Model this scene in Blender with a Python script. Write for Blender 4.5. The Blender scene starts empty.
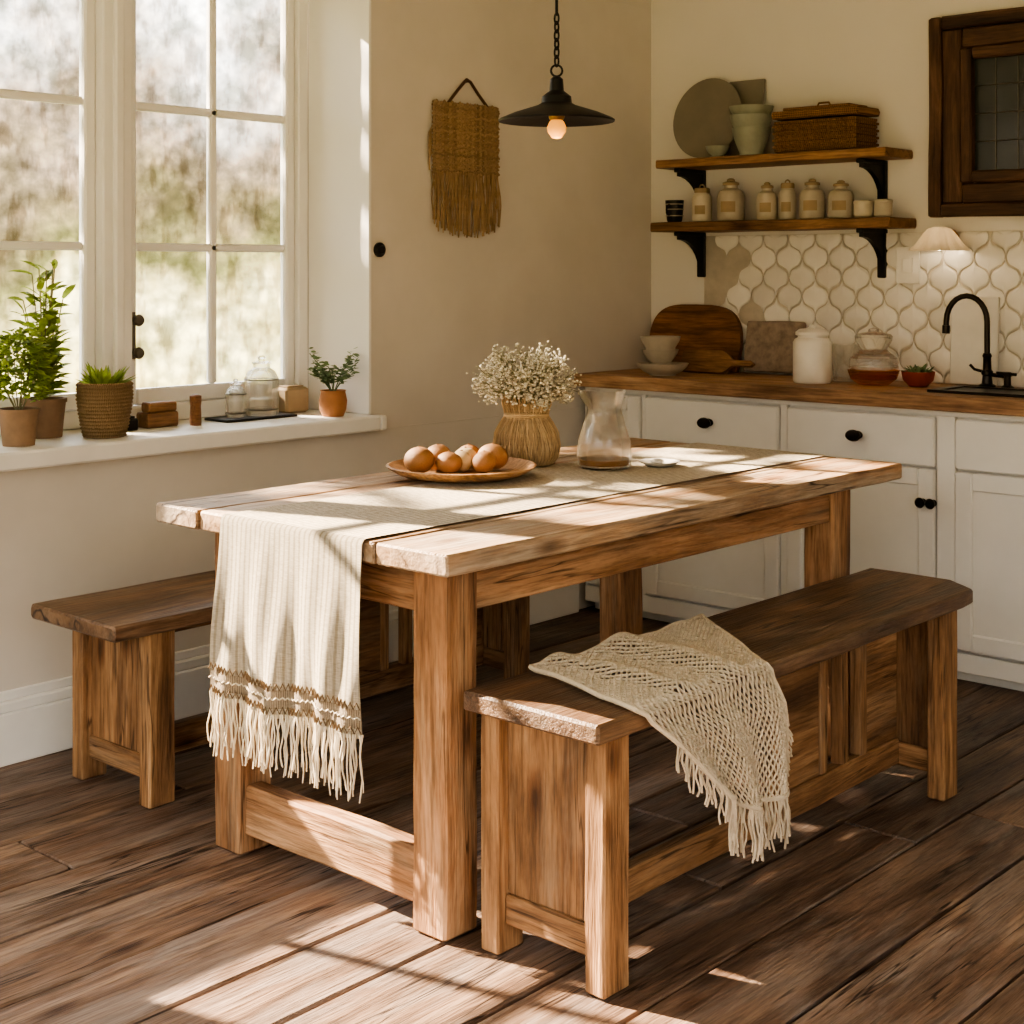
import bpy, bmesh, math, random
from mathutils import Vector, Matrix, noise
random.seed(11)
R = random.random
def U(a, b): return a + (b - a) * random.random()
def S(h, k=1.0):
    h = h.lstrip('#')
    o = []
    for i in (0, 2, 4):
        c = int(h[i:i+2], 16) / 255
        o.append((c/12.92 if c <= .04045 else ((c+.055)/1.055)**2.4) * k)
    return (o[0], o[1], o[2], 1)

# ------------------------------------------------------------------ mesh builder
class MB:
    def __init__(s):
        s.v = []; s.f = []; s.m = []; s.g = []; s.t = []
    def add(s, verts, faces, mat=0, g=None, tint=None):
        o = len(s.v)
        if tint is None: tint = R()
        s.v += [tuple(v) for v in verts]
        s.g += [tuple(x) for x in (g if g is not None else verts)]
        s.t += [tint] * len(verts)
        s.f += [tuple(i + o for i in f) for f in faces]
        if isinstance(mat, (list, tuple)): s.m += list(mat)
        else: s.m += [mat] * len(faces)
    def box(s, lo, hi, axis='x', mat=0, bev=.003, jit=0., seg=.12, M=None, tint=None):
        lo = list(lo); hi = list(hi)
        for i in range(3):
            if lo[i] > hi[i]: lo[i], hi[i] = hi[i], lo[i]
        a = 'xyz'.index(axis); b = (a+1) % 3; c = (a+2) % 3
        dm = [hi[i]-lo[i] for i in range(3)]
        bev = min(bev, .22*min(dm)); L = dm[a]
        n = max(1, int(L/seg)) if jit > 0 else 1
        ts = [(0, bev)] + [(bev+(L-2*bev)*i/n, 0) for i in range(n+1)] + [(L, bev)]
        off = (U(-40, 40), U(-40, 40), U(-40, 40))
        vs = []; gs = []
        for t, sh in ts:
            b0, b1, c0, c1 = lo[b]+sh, hi[b]-sh, lo[c]+sh, hi[c]-sh
            for pb, pc in ((b0+bev, c0), (b1-bev, c0), (b1, c0+bev), (b1, c1-bev), (b1-bev, c1), (b0+bev, c1), (b0, c1-bev), (b0, c0+bev)):
                p = [0, 0, 0]; p[a] = lo[a]+t; p[b] = pb; p[c] = pc
                P = Vector(p)
                gs.append((p[a]+off[0], p[b]+off[1], p[c]+off[2]))
                if jit > 0:
                    P += noise.noise_vector(P*5+Vector(off))*jit + noise.noise_vector(P*13)*jit*.3
                if M: P = M @ P
                vs.append(P)
        fs = []
        k = len(ts)
        for i in range(k-1):
            for j in range(8):
                fs.append((i*8+j, i*8+(j+1) % 8, (i+1)*8+(j+1) % 8, (i+1)*8+j))
        s.add(vs, fs, mat, gs, tint)
        # end caps: own vertices, grain coordinates compressed so end grain reads as calm rings
        tt = s.t[-1]
        for e, rev in ((0, True), (k-1, False)):
            ids = [e*8+j for j in range(8)]
            cv = [vs[q] for q in ids]
            cg = [(gs[q][0], gs[q][1]*.25, gs[q][2]*.25) for q in ids]
            s.add(cv, [tuple(range(7, -1, -1)) if rev else tuple(range(8))], mat, cg, tt*.7)
    def lathe(s, prof, c=(0, 0, 0), mat=0, seg=32, M=None, fn=None, tint=None):
        vs = []; rings = []
        c = Vector(c)
        for r, z in prof:
            if r < 1e-5:
                rings.append([len(vs)]); vs.append(Vector((0, 0, z)))
            else:
                ids = []
                for j in range(seg):
                    th = 2*math.pi*j/seg
                    rr = r*(fn(th, z) if fn else 1)
                    ids.append(len(vs)); vs.append(Vector((rr*math.cos(th), rr*math.sin(th), z)))
                rings.append(ids)
        fs = []; ms = []
        for i in range(len(rings)-1):
            A, B = rings[i], rings[i+1]
            mm = mat[i] if isinstance(mat, (list, tuple)) else mat
            if len(A) == 1 and len(B) == 1: continue
            for j in range(seg):
                j2 = (j+1) % seg
                if len(A) == 1: fs.append((A[0], B[j], B[j2]))
                elif len(B) == 1: fs.append((A[j], A[j2], B[0]))
                else: fs.append((A[j], A[j2], B[j2], B[j]))
                ms.append(mm)
        g = [tuple(v) for v in vs]
        vs = [(M @ v if M else v)+c for v in vs]
        s.add(vs, fs, ms, g, tint)
    def ball(s, c, r, mat=0, seg=12, rings=8, M=None, tint=None, lump=0):
        if not isinstance(r, (tuple, list)): r = (r, r, r)
        D = Matrix.Diagonal((r[0], r[1], r[2], 1))
        T = (M @ D) if M else D
        prof = [(math.sin(math.pi*i/rings), -math.cos(math.pi*i/rings)) for i in range(rings+1)]
        ph = U(0, 6)
        f = (lambda th, z: 1+lump*math.sin(2*th+ph)) if lump else None
        s.lathe(prof, c, mat, seg, T, f, tint)
    def tube(s, pts, r, mat=0, seg=6, tint=None, closed=False):
        pts = [Vector(p) for p in pts]; n = len(pts)
        vs = []; g = []; L = 0
        up = Vector((0, 0, 1)); prev = None
        for i, p in enumerate(pts):
            if closed: t = pts[(i+1) % n]-pts[i-1]
            else: t = pts[min(i+1, n-1)]-pts[max(i-1, 0)]
            if t.length < 1e-9: t = Vector((0, 0, 1))
            t.normalize()
            if prev is None:
                a = t.cross(up)
                if a.length < .05: a = t.cross(Vector((1, 0, 0)))
            else:
                a = prev - t*prev.dot(t)
                if a.length < 1e-6: a = t.cross(up)
            a.normalize(); prev = a
            b = t.cross(a)
            if i: L += (p-pts[i-1]).length
            rr = r(i/(n-1)) if callable(r) else r
            for j in range(seg):
                th = 2*math.pi*j/seg
                vs.append(p+(a*math.cos(th)+b*math.sin(th))*rr); g.append((L, th*.01, 0))
        fs = []
        for i in range(n if closed else n-1):
            i2 = (i+1) % n
            for j in range(seg):
                fs.append((i*seg+j, i*seg+(j+1) % seg, i2*seg+(j+1) % seg, i2*seg+j))
        if not closed:
            fs.append(tuple(range(seg-1, -1, -1))); fs.append(tuple((n-1)*seg+j for j in range(seg)))
        s.add(vs, fs, mat, g, tint)
    def grid(s, fn, nu, nv, mat=0, W=1, H=1, matfn=None, tint=None):
        vs = []; g = []; fs = []; ms = []
        for j in range(nv+1):
            for i in range(nu+1):
                u, v = i/nu, j/nv
                vs.append(fn(u, v)); g.append((u*W, v*H, 0))
        for j in range(nv):
            for i in range(nu):
                a = j*(nu+1)+i
                fs.append((a, a+1, a+nu+2, a+nu+1)); ms.append(matfn((i+.5)/nu, (j+.5)/nv) if matfn else mat)
        s.add(vs, fs, ms, g, tint)
    def poly(s, pts2, d0, d1, M, mat=0):
        n = len(pts2)
        vs = [Vector((x, d0, z)) for x, z in pts2]+[Vector((x, d1, z)) for x, z in pts2]
        g = [tuple(v) for v in vs]
        fs = [tuple(range(n)), tuple(range(2*n-1, n-1, -1))]+[(i, (i+1) % n, n+(i+1) % n, n+i) for i in range(n)]
        s.add([M @ v for v in vs], fs, mat, g)
    def leaf(s, base, d, ln, w, mat=0, bend=.3):
        d = Vector(d).normalized(); base = Vector(base)
        side = d.cross(Vector((0, 0, 1)))
        if side.length < .05: side = Vector((1, 0, 0))
        side.normalize(); up = side.cross(d)
        rot = U(-.7, .7); side = side*math.cos(rot)+up*math.sin(rot)
        vs = []; n = 4
        for i in range(n+1):
            t = i/n
            p = base+d*ln*t+Vector((0, 0, -bend*ln*t*t))
            ww = w*.5*math.sin(math.pi*min(1, .12+t*.88))**.8 if i < n else 0.0003
            vs += [p-side*ww, p-up*ww*.25, p+side*ww]
        fs = []
        for i in range(n):
            a = i*3
            fs += [(a, a+1, a+4, a+3), (a+1, a+2, a+5, a+4)]
        s.add(vs, fs, mat)
    def obj(s, name, mats, parent=None, sharp=35, recalc=True, origin=None):
        me = bpy.data.meshes.new(name)
        vs = s.v
        if origin is None:
            xs = [v[0] for v in vs]; ys = [v[1] for v in vs]; zs = [v[2] for v in vs]
            origin = ((min(xs)+max(xs))/2, (min(ys)+max(ys))/2, min(zs))
        if parent: origin = (0, 0, 0)
        ox, oy, oz = origin
        me.from_pydata([(v[0]-ox, v[1]-oy, v[2]-oz) for v in vs], [], s.f)
        for m in mats: me.materials.append(m)
        me.polygons.foreach_set('material_index', s.m)
        a = me.attributes.new('gco', 'FLOAT_VECTOR', 'POINT')
        a.data.foreach_set('vector', [c for g in s.g for c in g])
        a = me.attributes.new('tint', 'FLOAT', 'POINT')
        a.data.foreach_set('value', s.t)
        if recalc:
            bm = bmesh.new(); bm.from_mesh(me)
            big = [f for f in bm.faces if len(f.verts) != 8 or any(len(e.link_faces) > 1 for e in f.edges)]
            bmesh.ops.recalc_face_normals(bm, faces=big)
            bm.to_mesh(me); bm.free()
        me.polygons.foreach_set('use_smooth', [True]*len(me.polygons))
        try: me.set_sharp_from_angle(angle=math.radians(sharp))
        except Exception: pass
        me.update()
        ob = bpy.data.objects.new(name, me)
        bpy.context.scene.collection.objects.link(ob)
        ob.location = origin
        if parent: ob.parent = parent
        return ob

# ------------------------------------------------------------------ materials
def newmat(name):
    m = bpy.data.materials.new(name); m.use_nodes = True
    nt = m.node_tree; b = nt.nodes['Principled BSDF']
    return m, nt, b
def N(nt, t, **kw):
    n = nt.nodes.new(t)
    for k, v in kw.items(): setattr(n, k, v)
    return n
def ramp(nt, fac, stops):
    n = N(nt, 'ShaderNodeValToRGB'); e = n.color_ramp.elements
    while len(e) < len(stops): e.new(.5)
    for i, (p, c) in enumerate(stops):
        e[i].position = p; e[i].color = c
    nt.links.new(fac, n.inputs['Fac']); return n.outputs['Color']
def mul(nt, a, b, fac=1.0, mode='MULTIPLY'):
    n = N(nt, 'ShaderNodeMix', data_type='RGBA', blend_type=mode)
    if isinstance(fac, (int, float)): n.inputs[0].default_value = fac
    else: nt.links.new(fac, n.inputs[0])
    nt.links.new(a, n.inputs[6])
    if isinstance(b, tuple): n.inputs[7].default_value = b
    else: nt.links.new(b, n.inputs[7])
    return n.outputs[2]
def gmap(nt, sc, attr='gco'):
    a = N(nt, 'ShaderNodeAttribute', attribute_name=attr)
    m = N(nt, 'ShaderNodeMapping'); m.inputs['Scale'].default_value = sc
    nt.links.new(a.outputs['Vector'], m.inputs['Vector']); return m.outputs['Vector']
def noisen(nt, vec, scale=1, detail=6, rough=.55, dist=0):
    n = N(nt, 'ShaderNodeTexNoise'); n.inputs['Scale'].default_value = scale; n.inputs['Detail'].default_value = detail
    n.inputs['Roughness'].default_value = rough; n.inputs['Distortion'].default_value = dist
    nt.links.new(vec, n.inputs['Vector']); return n.outputs['Fac']
def bump(nt, b, h, st=.3, dist=.01):
    n = N(nt, 'ShaderNodeBump'); n.inputs['Strength'].default_value = st; n.inputs['Distance'].default_value = dist
    nt.links.new(h, n.inputs['Height']); nt.links.new(n.outputs['Normal'], b.inputs['Normal'])
def tintv(nt, col, lo, hi):
    a = N(nt, 'ShaderNodeAttribute', attribute_name='tint')
    mr = N(nt, 'ShaderNodeMapRange'); mr.inputs['To Min'].default_value = lo; mr.inputs['To Max'].default_value = hi
    nt.links.new(a.outputs['Fac'], mr.inputs['Value'])
    h = N(nt, 'ShaderNodeHueSaturation'); nt.links.new(mr.outputs['Result'], h.inputs['Value']); nt.links.new(col, h.inputs['Color'])
    return h.outputs['Color']
def wood(name, dark, mid, light, rough=.6, sx=1.3, sy=11, tl=.8, th=1.2, bs=.4, knots=True, spec=.3, weather=0, wcol=None, cracks=0, ck=.016):
    m, nt, b = newmat(name)
    v = gmap(nt, (sx, sy, sy))
    n1 = noisen(nt, v, 1, 6, .65, 1.2)
    col = ramp(nt, n1, [(.3, dark), (.5, mid), (.68, light)])
    f = noisen(nt, gmap(nt, (7, 120, 120)), 1, 3, .65)
    col = mul(nt, col, ramp(nt, f, [(.34, (.4, .37, .34, 1)), (.56, (1, 1, 1, 1))]), .75)
    pn = noisen(nt, gmap(nt, (3, 6, 6)), 1, 5, .65)
    col = mul(nt, col, ramp(nt, pn, [(.32, (.55, .53, .5, 1)), (.6, (1.14, 1.12, 1.1, 1))]), .8)
    if weather:
        wn = noisen(nt, gmap(nt, (1.6, 8, 8)), 1.3, 5, .7, .4)
        wf = ramp(nt, wn, [(.60-.28*weather, (0, 0, 0, 1)), (.80-.2*weather, (.85, .85, .85, 1))])
        wc = mul(nt, ramp(nt, f, [(.25, (.5, .48, .46, 1)), (.6, (1, 1, 1, 1))]), wcol or S('a6937c'))
        col = mul(nt, col, wc, wf, 'MIX')
    hh = N(nt, 'ShaderNodeMath', operation='ADD'); nt.links.new(f, hh.inputs[0]); nt.links.new(n1, hh.inputs[1])
    h = hh.outputs[0]
    if cracks:
        cn = noisen(nt, gmap(nt, (1.3, 24, 24)), 1, 3, .5, .3)
        cr = ramp(nt, cn, [(.5-ck, (1, 1, 1, 1)), (.497, (.10, .07, .05, 1)), (.503, (.10, .07, .05, 1)), (.5+ck, (1, 1, 1, 1))])
        gate = ramp(nt, noisen(nt, gmap(nt, (1.7, 6, 6)), 1, 2), [(.5, (0, 0, 0, 1)), (.56, (cracks, cracks, cracks, 1))])
        col = mul(nt, col, cr, gate)
    if knots:
        vo = N(nt, 'ShaderNodeTexVoronoi'); vo.inputs['Scale'].default_value = 1
        nt.links.new(gmap(nt, (3.0, 8, 8)), vo.inputs['Vector'])
        col = mul(nt, col, ramp(nt, vo.outputs['Distance'], [(.04, (.15, .1, .07, 1)), (.10, (.5, .4, .33, 1)), (.2, (1, 1, 1, 1))]), .85)
    col = tintv(nt, col, tl, th)
    nt.links.new(col, b.inputs['Base Color'])
    rr = N(nt, 'ShaderNodeMapRange'); rr.inputs['To Min'].default_value = rough-.12; rr.inputs['To Max'].default_value = rough+.2
    nt.links.new(n1, rr.inputs['Value']); nt.links.new(rr.outputs['Result'], b.inputs['Roughness'])
    b.inputs['Specular IOR Level'].default_value = spec
    bump(nt, b, h, bs, .005)
    return m
def plain(name, col, rough=.5, metal=0, var=.12, vs=14, bs=.1, spec=.5, tl=1, th=1, coat=0, trans=0):
    m, nt, b = newmat(name)
    v = gmap(nt, (1, 1, 1)); n = noisen(nt, v, vs, 4, .6)
    k0 = 1-var; k1 = 1+var
    c = ramp(nt, n, [(.3, (col[0]*k0, col[1]*k0, col[2]*k0, 1)), (.7, (min(1, col[0]*k1), min(1, col[1]*k1), min(1, col[2]*k1), 1))])
    if tl != 1 or th != 1: c = tintv(nt, c, tl, th)
    nt.links.new(c, b.inputs['Base Color'])
    b.inputs['Roughness'].default_value = rough; b.inputs['Metallic'].default_value = metal
    b.inputs['Specular IOR Level'].default_value = spec
    b.inputs['Coat Weight'].default_value = coat
    if bs: bump(nt, b, n, bs, .01)
    if trans:
        tl_ = N(nt, 'ShaderNodeBsdfTranslucent'); nt.links.new(c, tl_.inputs['Color'])
        mx = N(nt, 'ShaderNodeMixShader'); mx.inputs[0].default_value = trans
        nt.links.new(b.outputs[0], mx.inputs[1]); nt.links.new(tl_.outputs[0], mx.inputs[2])
        nt.links.new(mx.outputs[0], nt.nodes['Material Output'].inputs[0])
    return m
def glassm(name, col=(1, 1, 1, 1), rough=0.0):
    m, nt, b = newmat(name)
    b.inputs['Base Color'].default_value = col; b.inputs['Roughness'].default_value = rough
    b.inputs['Transmission Weight'].default_value = 1; b.inputs['IOR'].default_value = 1.45
    tr = N(nt, 'ShaderNodeBsdfTransparent'); tr.inputs['Color'].default_value = col
    mx = N(nt, 'ShaderNodeMixShader'); mx.inputs[0].default_value = .55
    nt.links.new(tr.outputs[0], mx.inputs[1]); nt.links.new(b.outputs[0], mx.inputs[2])
    nt.links.new(mx.outputs[0], nt.nodes['Material Output'].inputs[0])
    return m
def panem(name):
    m, nt, b = newmat(name)
    tr = N(nt, 'ShaderNodeBsdfTransparent'); gl = N(nt, 'ShaderNodeBsdfGlossy'); gl.inputs['Roughness'].default_value = .02
    fr = N(nt, 'ShaderNodeFresnel'); fr.inputs['IOR'].default_value = 1.3
    mx = N(nt, 'ShaderNodeMixShader'); nt.links.new(fr.outputs[0], mx.inputs[0])
    nt.links.new(tr.outputs[0], mx.inputs[1]); nt.links.new(gl.outputs[0], mx.inputs[2])
    nt.links.new(mx.outputs[0], nt.nodes['Material Output'].inputs[0])
    return m
def emis(name, base, col, st):
    m, nt, b = newmat(name)
    b.inputs['Base Color'].default_value = base
    b.inputs['Emission Color'].default_value = col; b.inputs['Emission Strength'].default_value = st
    return m
def cloth(name, c0, c1, sx=260, sy=260, bs=.6, lines=None):
    m, nt, b = newmat(name)
    w1 = N(nt, 'ShaderNodeTexWave', bands_direction='X'); w1.inputs['Scale'].default_value = sx/20*3.14; w1.inputs['Distortion'].default_value = 1.2; w1.inputs['Detail Scale'].default_value = 3
    w2 = N(nt, 'ShaderNodeTexWave', bands_direction='Y'); w2.inputs['Scale'].default_value = sy/20*3.14; w2.inputs['Distortion'].default_value = 1.2; w2.inputs['Detail Scale'].default_value = 3
    v = gmap(nt, (1, 1, 1)); nt.links.new(v, w1.inputs[0]); nt.links.new(v, w2.inputs[0])
    a = N(nt, 'ShaderNodeMath', operation='ADD'); nt.links.new(w1.outputs['Fac'], a.inputs[0]); nt.links.new(w2.outputs['Fac'], a.inputs[1])
    h = N(nt, 'ShaderNodeMath', operation='MULTIPLY'); nt.links.new(a.outputs[0], h.inputs[0]); h.inputs[1].default_value = .5
    n = noisen(nt, v, 30, 4)
    mx = N(nt, 'ShaderNodeMath', operation='MULTIPLY_ADD'); nt.links.new(n, mx.inputs[0]); mx.inputs[1].default_value = .5; nt.links.new(h.outputs[0], mx.inputs[2])
    c = ramp(nt, mx.outputs[0], [(.35, c0), (.95, c1)])
    if lines:
        w3 = N(nt, 'ShaderNodeTexWave', bands_direction='X'); w3.inputs['Scale'].default_value = lines; w3.inputs['Distortion'].default_value = .4
        nt.links.new(v, w3.inputs[0])
        c = mul(nt, c, ramp(nt, w3.outputs['Fac'], [(.1, (.6, .56, .5, 1)), (.5, (1, 1, 1, 1))]), .8)
        bn = noisen(nt, gmap(nt, (60, 300, 40)), 1, 3)
        c = mul(nt, c, ramp(nt, bn, [(.38, (.6, .57, .52, 1)), (.58, (1, 1, 1, 1))]), .7)
    c = tintv(nt, c, .9, 1.1)
    nt.links.new(c, b.inputs['Base Color']); b.inputs['Roughness'].default_value = .9; b.inputs['Specular IOR Level'].default_value = .15
    bump(nt, b, h.outputs[0], bs, .003)
    return m

M_table = wood('table_oak', S('664a36'), S('a17753'), S('c49c77'), .62, tl=.88, th=1.12, weather=.35, wcol=S('a1886d'), cracks=.8, bs=.8)
M_top = wood('tabletop_oak', S('6d5039'), S('a9825d'), S('ceaa85'), .5, sx=1.2, sy=9, tl=.85, th=1.15, bs=.9, weather=.8, wcol=S('bbac99'), cracks=1, ck=.022)
M_bench = wood('bench_pine', S('5c422e'), S('96714e'), S('ba946d'), .62, tl=.88, th=1.1, weather=.3, wcol=S('987f66'), cracks=.75, bs=.8)
M_seat = wood('bench_seat_dark_wood', S('402f23'), S('6d523d'), S('957659'), .42, tl=.9, th=1.1, bs=.9, weather=.35, wcol=S('927c66'), cracks=1, spec=.5, ck=.022)
M_floor = wood('floor_planks_wood', S('42332a'), S('735b4b'), S('99806c'), .5, sx=1.0, sy=9, tl=.65, th=1.3, bs=.9, spec=.4, weather=.5, wcol=S('90837a'), cracks=1, ck=.02)
M_gap = plain('floor_gap', S('0c0806'), .95)
M_counter = wood('counter_butcher_block', S('86644a'), S('b08b68'), S('cbaa87'), .45, tl=.85, th=1.1, knots=False)
M_shelf = wood('shelf_wood', S('5f442e'), S('8d6a49'), S('ad8863'), .55, cracks=.6)
M_dkwood = wood('dark_walnut', S('302015'), S('543c2a'), S('745843'), .55, knots=False, cracks=.6)
M_board = wood('cutting_board_wood', S('614229'), S('885e3c'), S('a57a54'), .5, knots=False)
M_wall = plain('wall_plaster', S('d3cdc5'), .92, var=.05, vs=3, bs=.15, spec=.15)
M_wall2 = plain('wall_plaster_back', S('dedad4'), .92, var=.05, vs=3, bs=.15, spec=.15)
M_ceil = plain('ceiling_paint', S('e6e2db'), .95, var=.02, bs=0)
M_white = plain('white_paint', S('ecebe8'), .45, var=.03, vs=8, bs=.04, spec=.4)
M_cab = plain('cabinet_paint', S('e9e8e5'), .42, var=.03, vs=6, bs=.03, spec=.45)
M_iron = plain('black_iron', S('1f1d1c'), .45, .6, var=.2, vs=40)
M_nickel = plain('old_nickel', S('6f6a62'), .35, .9, var=.1)
M_bronze = plain('oil_bronze', S('2b2622'), .3, .85, var=.1)
M_brass = plain('aged_brass', S('8a6632'), .35, .9)
M_glass = glassm('clear_glass', (.98, .985, .98, 1))
M_amberglass = glassm('amber_glass', (.8, .45, .2, 1))
M_pane = panem('window_pane')
M_linen = cloth('linen_runner', S('b5a893'), S('e9dfcc'), 700, 500, .8, lines=20)
M_linenf = plain('linen_fringe', S('dccfb8'), .9, var=.1, vs=60, tl=.75, th=1.1, spec=.1)
M_band = cloth('runner_band', S('6b5a48'), S('b8a892'), 500, 500, .8)
M_bandd = plain('runner_braid', S('75634f'), .9, var=.3, vs=80, spec=.1)
M_throw = plain('crochet_yarn', S('d1c3ad'), .92, var=.15, vs=120, bs=.4, spec=.1, tl=.85, th=1.1)
M_straw = plain('straw_yarn', S('a38a69'), .9, var=.25, vs=60, bs=.4, spec=.1, tl=.65, th=1.1)
M_raffia = plain('raffia', S('c6ab84'), .85, var=.2, vs=60, bs=.3, spec=.15, tl=.6, th=1.12)
M_flower = plain('babys_breath', S('dcd5c1'), .85, var=.12, spec=.15, tl=.6, th=1.1)
M_stem = plain('dry_stems', S('8d8a68'), .8, tl=.7, th=1.1)
M_leaf = plain('leaf_green', S('9caf55'), .5, var=.3, vs=20, tl=.65, th=1.4, trans=.5)
M_leafd = plain('leaf_sage', S('71865f'), .6, var=.2, vs=20, tl=.6, th=1.3, trans=.35)
M_terra = plain('terracotta', S('a3704a'), .8, var=.15)
M_brownpot = plain('brown_clay', S('8a7058'), .8, var=.2)
M_basket = cloth('woven_basket', S('4f3825'), S('94704a'), 260, 260, 1.0)
M_basketl = cloth('woven_pot', S('80684a'), S('bca17c'), 420, 420, 1.0)
M_soil = plain('soil', S('2b1e15'), .95, var=.3, vs=80)
M_cream = plain('cream_ceramic', S('c6bca9'), .4, var=.14, tl=.7, th=1.08)
M_tanlid = plain('cork_lid', S('978467'), .7, var=.15)
M_whitec = plain('white_ceramic', S('e6e2db'), .3, var=.04, coat=.3)
M_sage = plain('sage_ceramic', S('8e917f'), .5, var=.15)
M_greypl = plain('olive_stoneware', S('7a7466'), .6, var=.12, vs=8)
M_stone = plain('rough_stone', S('8f8072'), .85, var=.3, vs=30, bs=.5)
M_bread = plain('bread_crust', S('956b43'), .55, var=.4, vs=30, bs=.25, tl=.6, th=1.25)
M_egg = plain('pale_roll', S('c4ac88'), .6, var=.12)
M_plate = wood('wood_plate', S('7d5c3e'), S('a9835d'), S('c9a47c'), .45, knots=False)
M_tile = plain('zellige_tile', S('e8e4dd'), .28, var=.05, vs=8, bs=.1, tl=.88, th=1.05, coat=.3)
M_grout = plain('grout', S('cac1b3'), .9)
M_dark = plain('dark_glass', S('2c3130'), .12, 0, var=.3, vs=3, bs=0)
M_tea = plain('brown_liquid', S('8a6038'), .2, var=.05, bs=0)
M_bulb = emis('bulb_glow', (.8, .42, .10, 1), (1, .36, .04, 1), .7)
M_lampsh = plain('frosted_shade', S('efe6d6'), .4, var=.05, trans=.4)
M_marble = plain('white_marble', S('e2dfd9'), .25, var=.08, vs=6, bs=0)

# ------------------------------------------------------------------ room shell
XB, YL, H = 4.86, 3.62, 2.65
X0R, Y0R = -1.8, -1.6
OX0, OX1, OZ0, OZ1 = -.57, 3.33, .77, 2.34
b = MB()
b.box((X0R-.2, Y0R-.2, -.06), (XB+.2, YL+.4, -.022), mat=1, bev=.001)
y = Y0R
while y < YL-.005:
    w = min(U(.17, .25), YL-y)
    if YL-(y+w) < .08: w = YL-y
    x = X0R-U(0, 1.5)
    while x < XB:
        L = U(1.9, 3.4); a, c = max(x, X0R), min(x+L, XB)
        if c-a > .05:
            dz = U(0, .003)
            b.box((a+.002, y+.0042, -.022), (c-.002, y+w-.0042, -.0002-dz), 'x', 0, .0035, jit=.0018, seg=.10)
        x += L
    y += w
b.obj('floor', [M_floor, M_gap], origin=(0, 0, 0))
b = MB(); b.box((X0R-.3, Y0R-.3, H), (XB+.3, YL+.5, H+.12), mat=0, bev=.001); b.obj('ceiling', [M_ceil])
b = MB()
b.box((X0R, YL, 0), (XB, YL+.38, OZ0), bev=.001)
b.box((X0R, YL, OZ1), (XB, YL+.38, H), bev=.001)
b.box((OX1, YL, OZ0), (XB, YL+.38, OZ1), bev=.001)
b.box((X0R, YL, OZ0), (OX0, YL+.38, OZ1), bev=.001)
b.obj('wall_left', [M_wall])
b = MB(); b.box((XB, Y0R, 0), (XB+.15, YL+.38, H), bev=.001); b.obj('wall_back', [M_wall2])
b = MB()
b.box((X0R, Y0R-.15, 0), (XB, Y0R, .9), bev=.001); b.box((X0R, Y0R-.15, 2.3), (XB, Y0R, H), bev=.001)
b.box((X0R, Y0R-.15, .9), (-1.2, Y0R, 2.3), bev=.001); b.box((1.6, Y0R-.15, .9), (XB, Y0R, 2.3), bev=.001)
b.obj('wall_right', [M_wall2])
b = MB()
b.box((X0R-.15, Y0R, 0), (X0R, -.9, H), bev=.001); b.box((X0R-.15, 3.0, 0), (X0R, YL+.38, H), bev=.001)
b.box((X0R-.15, -.9, 2.4), (X0R, 3.0, H), bev=.001)
b.obj('wall_front', [M_wall2])
b = MB()
b.box((X0R, YL-.028, 0), (4.37, YL, .135), mat=0, bev=.003)
b.box((X0R, YL-.022, .135), (4.37, YL, .165), mat=0, bev=.006)
b.box((X0R, YL-.012, .165), (4.37, YL, .19), mat=0, bev=.004)
b.obj('baseboard_left', [M_white])
b = MB()
b.box((OX1-.012, YL-.004, .821), (OX1, YL+.3, OZ1-.012), bev=.002)
b.box((OX0, YL-.004, OZ1-.012), (OX1, YL+.3, OZ1), bev=.002)
b.obj('trim_1', [M_white])
b = MB()
b.box((OX0, YL-.05, .771), (OX1, YL+.36, .82), bev=.006)
b.box((OX1-.002, YL-.05, .771), (3.36, YL-.001, .82), bev=.006)
b.obj('window_sill', [M_white])
# window
b = MB()
YW = 3.93
zt = 2.30
b.box((OX0, YW, .822), (OX1-.013, YW+.06, .875), 'x', 0, .004)
b.box((OX0, YW, zt), (OX1-.013, YW+.06, OZ1-.013), 'x', 0, .004)
b.box((3.275, YW-.012, .822), (OX1-.013, YW+.06, OZ1-.013), 'z', 0, .004)
posts = [2.505-.79*k for k in range(4)]
for p in posts:
    b.box((p, YW-.03, .822), (p+.105, YW+.06, OZ1-.013), 'z', 0, .005)
    b.box((p+.03, YW-.052, .85), (p+.062, YW-.03, OZ1-.03), 'z', 0, .005)
rights = [3.275]+posts
for k, xr in enumerate(rights):
    xl = (posts[k]+.105) if k < 4 else OX0
    s = .038
    z0, z1 = .877, zt-.002
    for lo, hi, ax in (((xl, z0), (xl+s, z1), 'z'), ((xr-s, z0), (xr, z1), 'z'), ((xl+s, z0), (xr-s, z0+.05), 'x'), ((xl+s, z1-.05), (xr-s, z1), 'x')):
        b.box((lo[0], YW+.006, lo[1]), (hi[0], YW+.045, hi[1]), ax, 0, .006)
    xm = (xl+xr)/2
    b.box((xm-.014, YW+.012, z0+.05), (xm+.014, YW+.04, z1-.05), 'z', 0, .007)
    for zz in (1.365, 1.80):
        b.box((xl+s, YW+.012, zz-.013), (xr-s, YW+.04, zz+.013), 'x', 0, .007)
    b.add([(xl+s, YW+.026, z0+.05), (xr-s, YW+.026, z0+.05), (xr-s, YW+.026, z1-.05), (xl+s, YW+.026, z1-.05)], [(0, 1, 2, 3)], 1)
for zz in (1.04, 1.14):
    b.lathe([(0, 0), (.017, 0), (.017, .005), (.007, .009), (.007, .022), (.016, .026), (.019, .034), (.014, .043), (0, .046)], (2.632, YW+.006, zz), 2, 16, Matrix.Rotation(math.radians(90), 4, 'X'))
b.box((2.620, YW-.001, 1.02), (2.640, YW+.006, 1.165), 'z', 2, .001)
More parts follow.
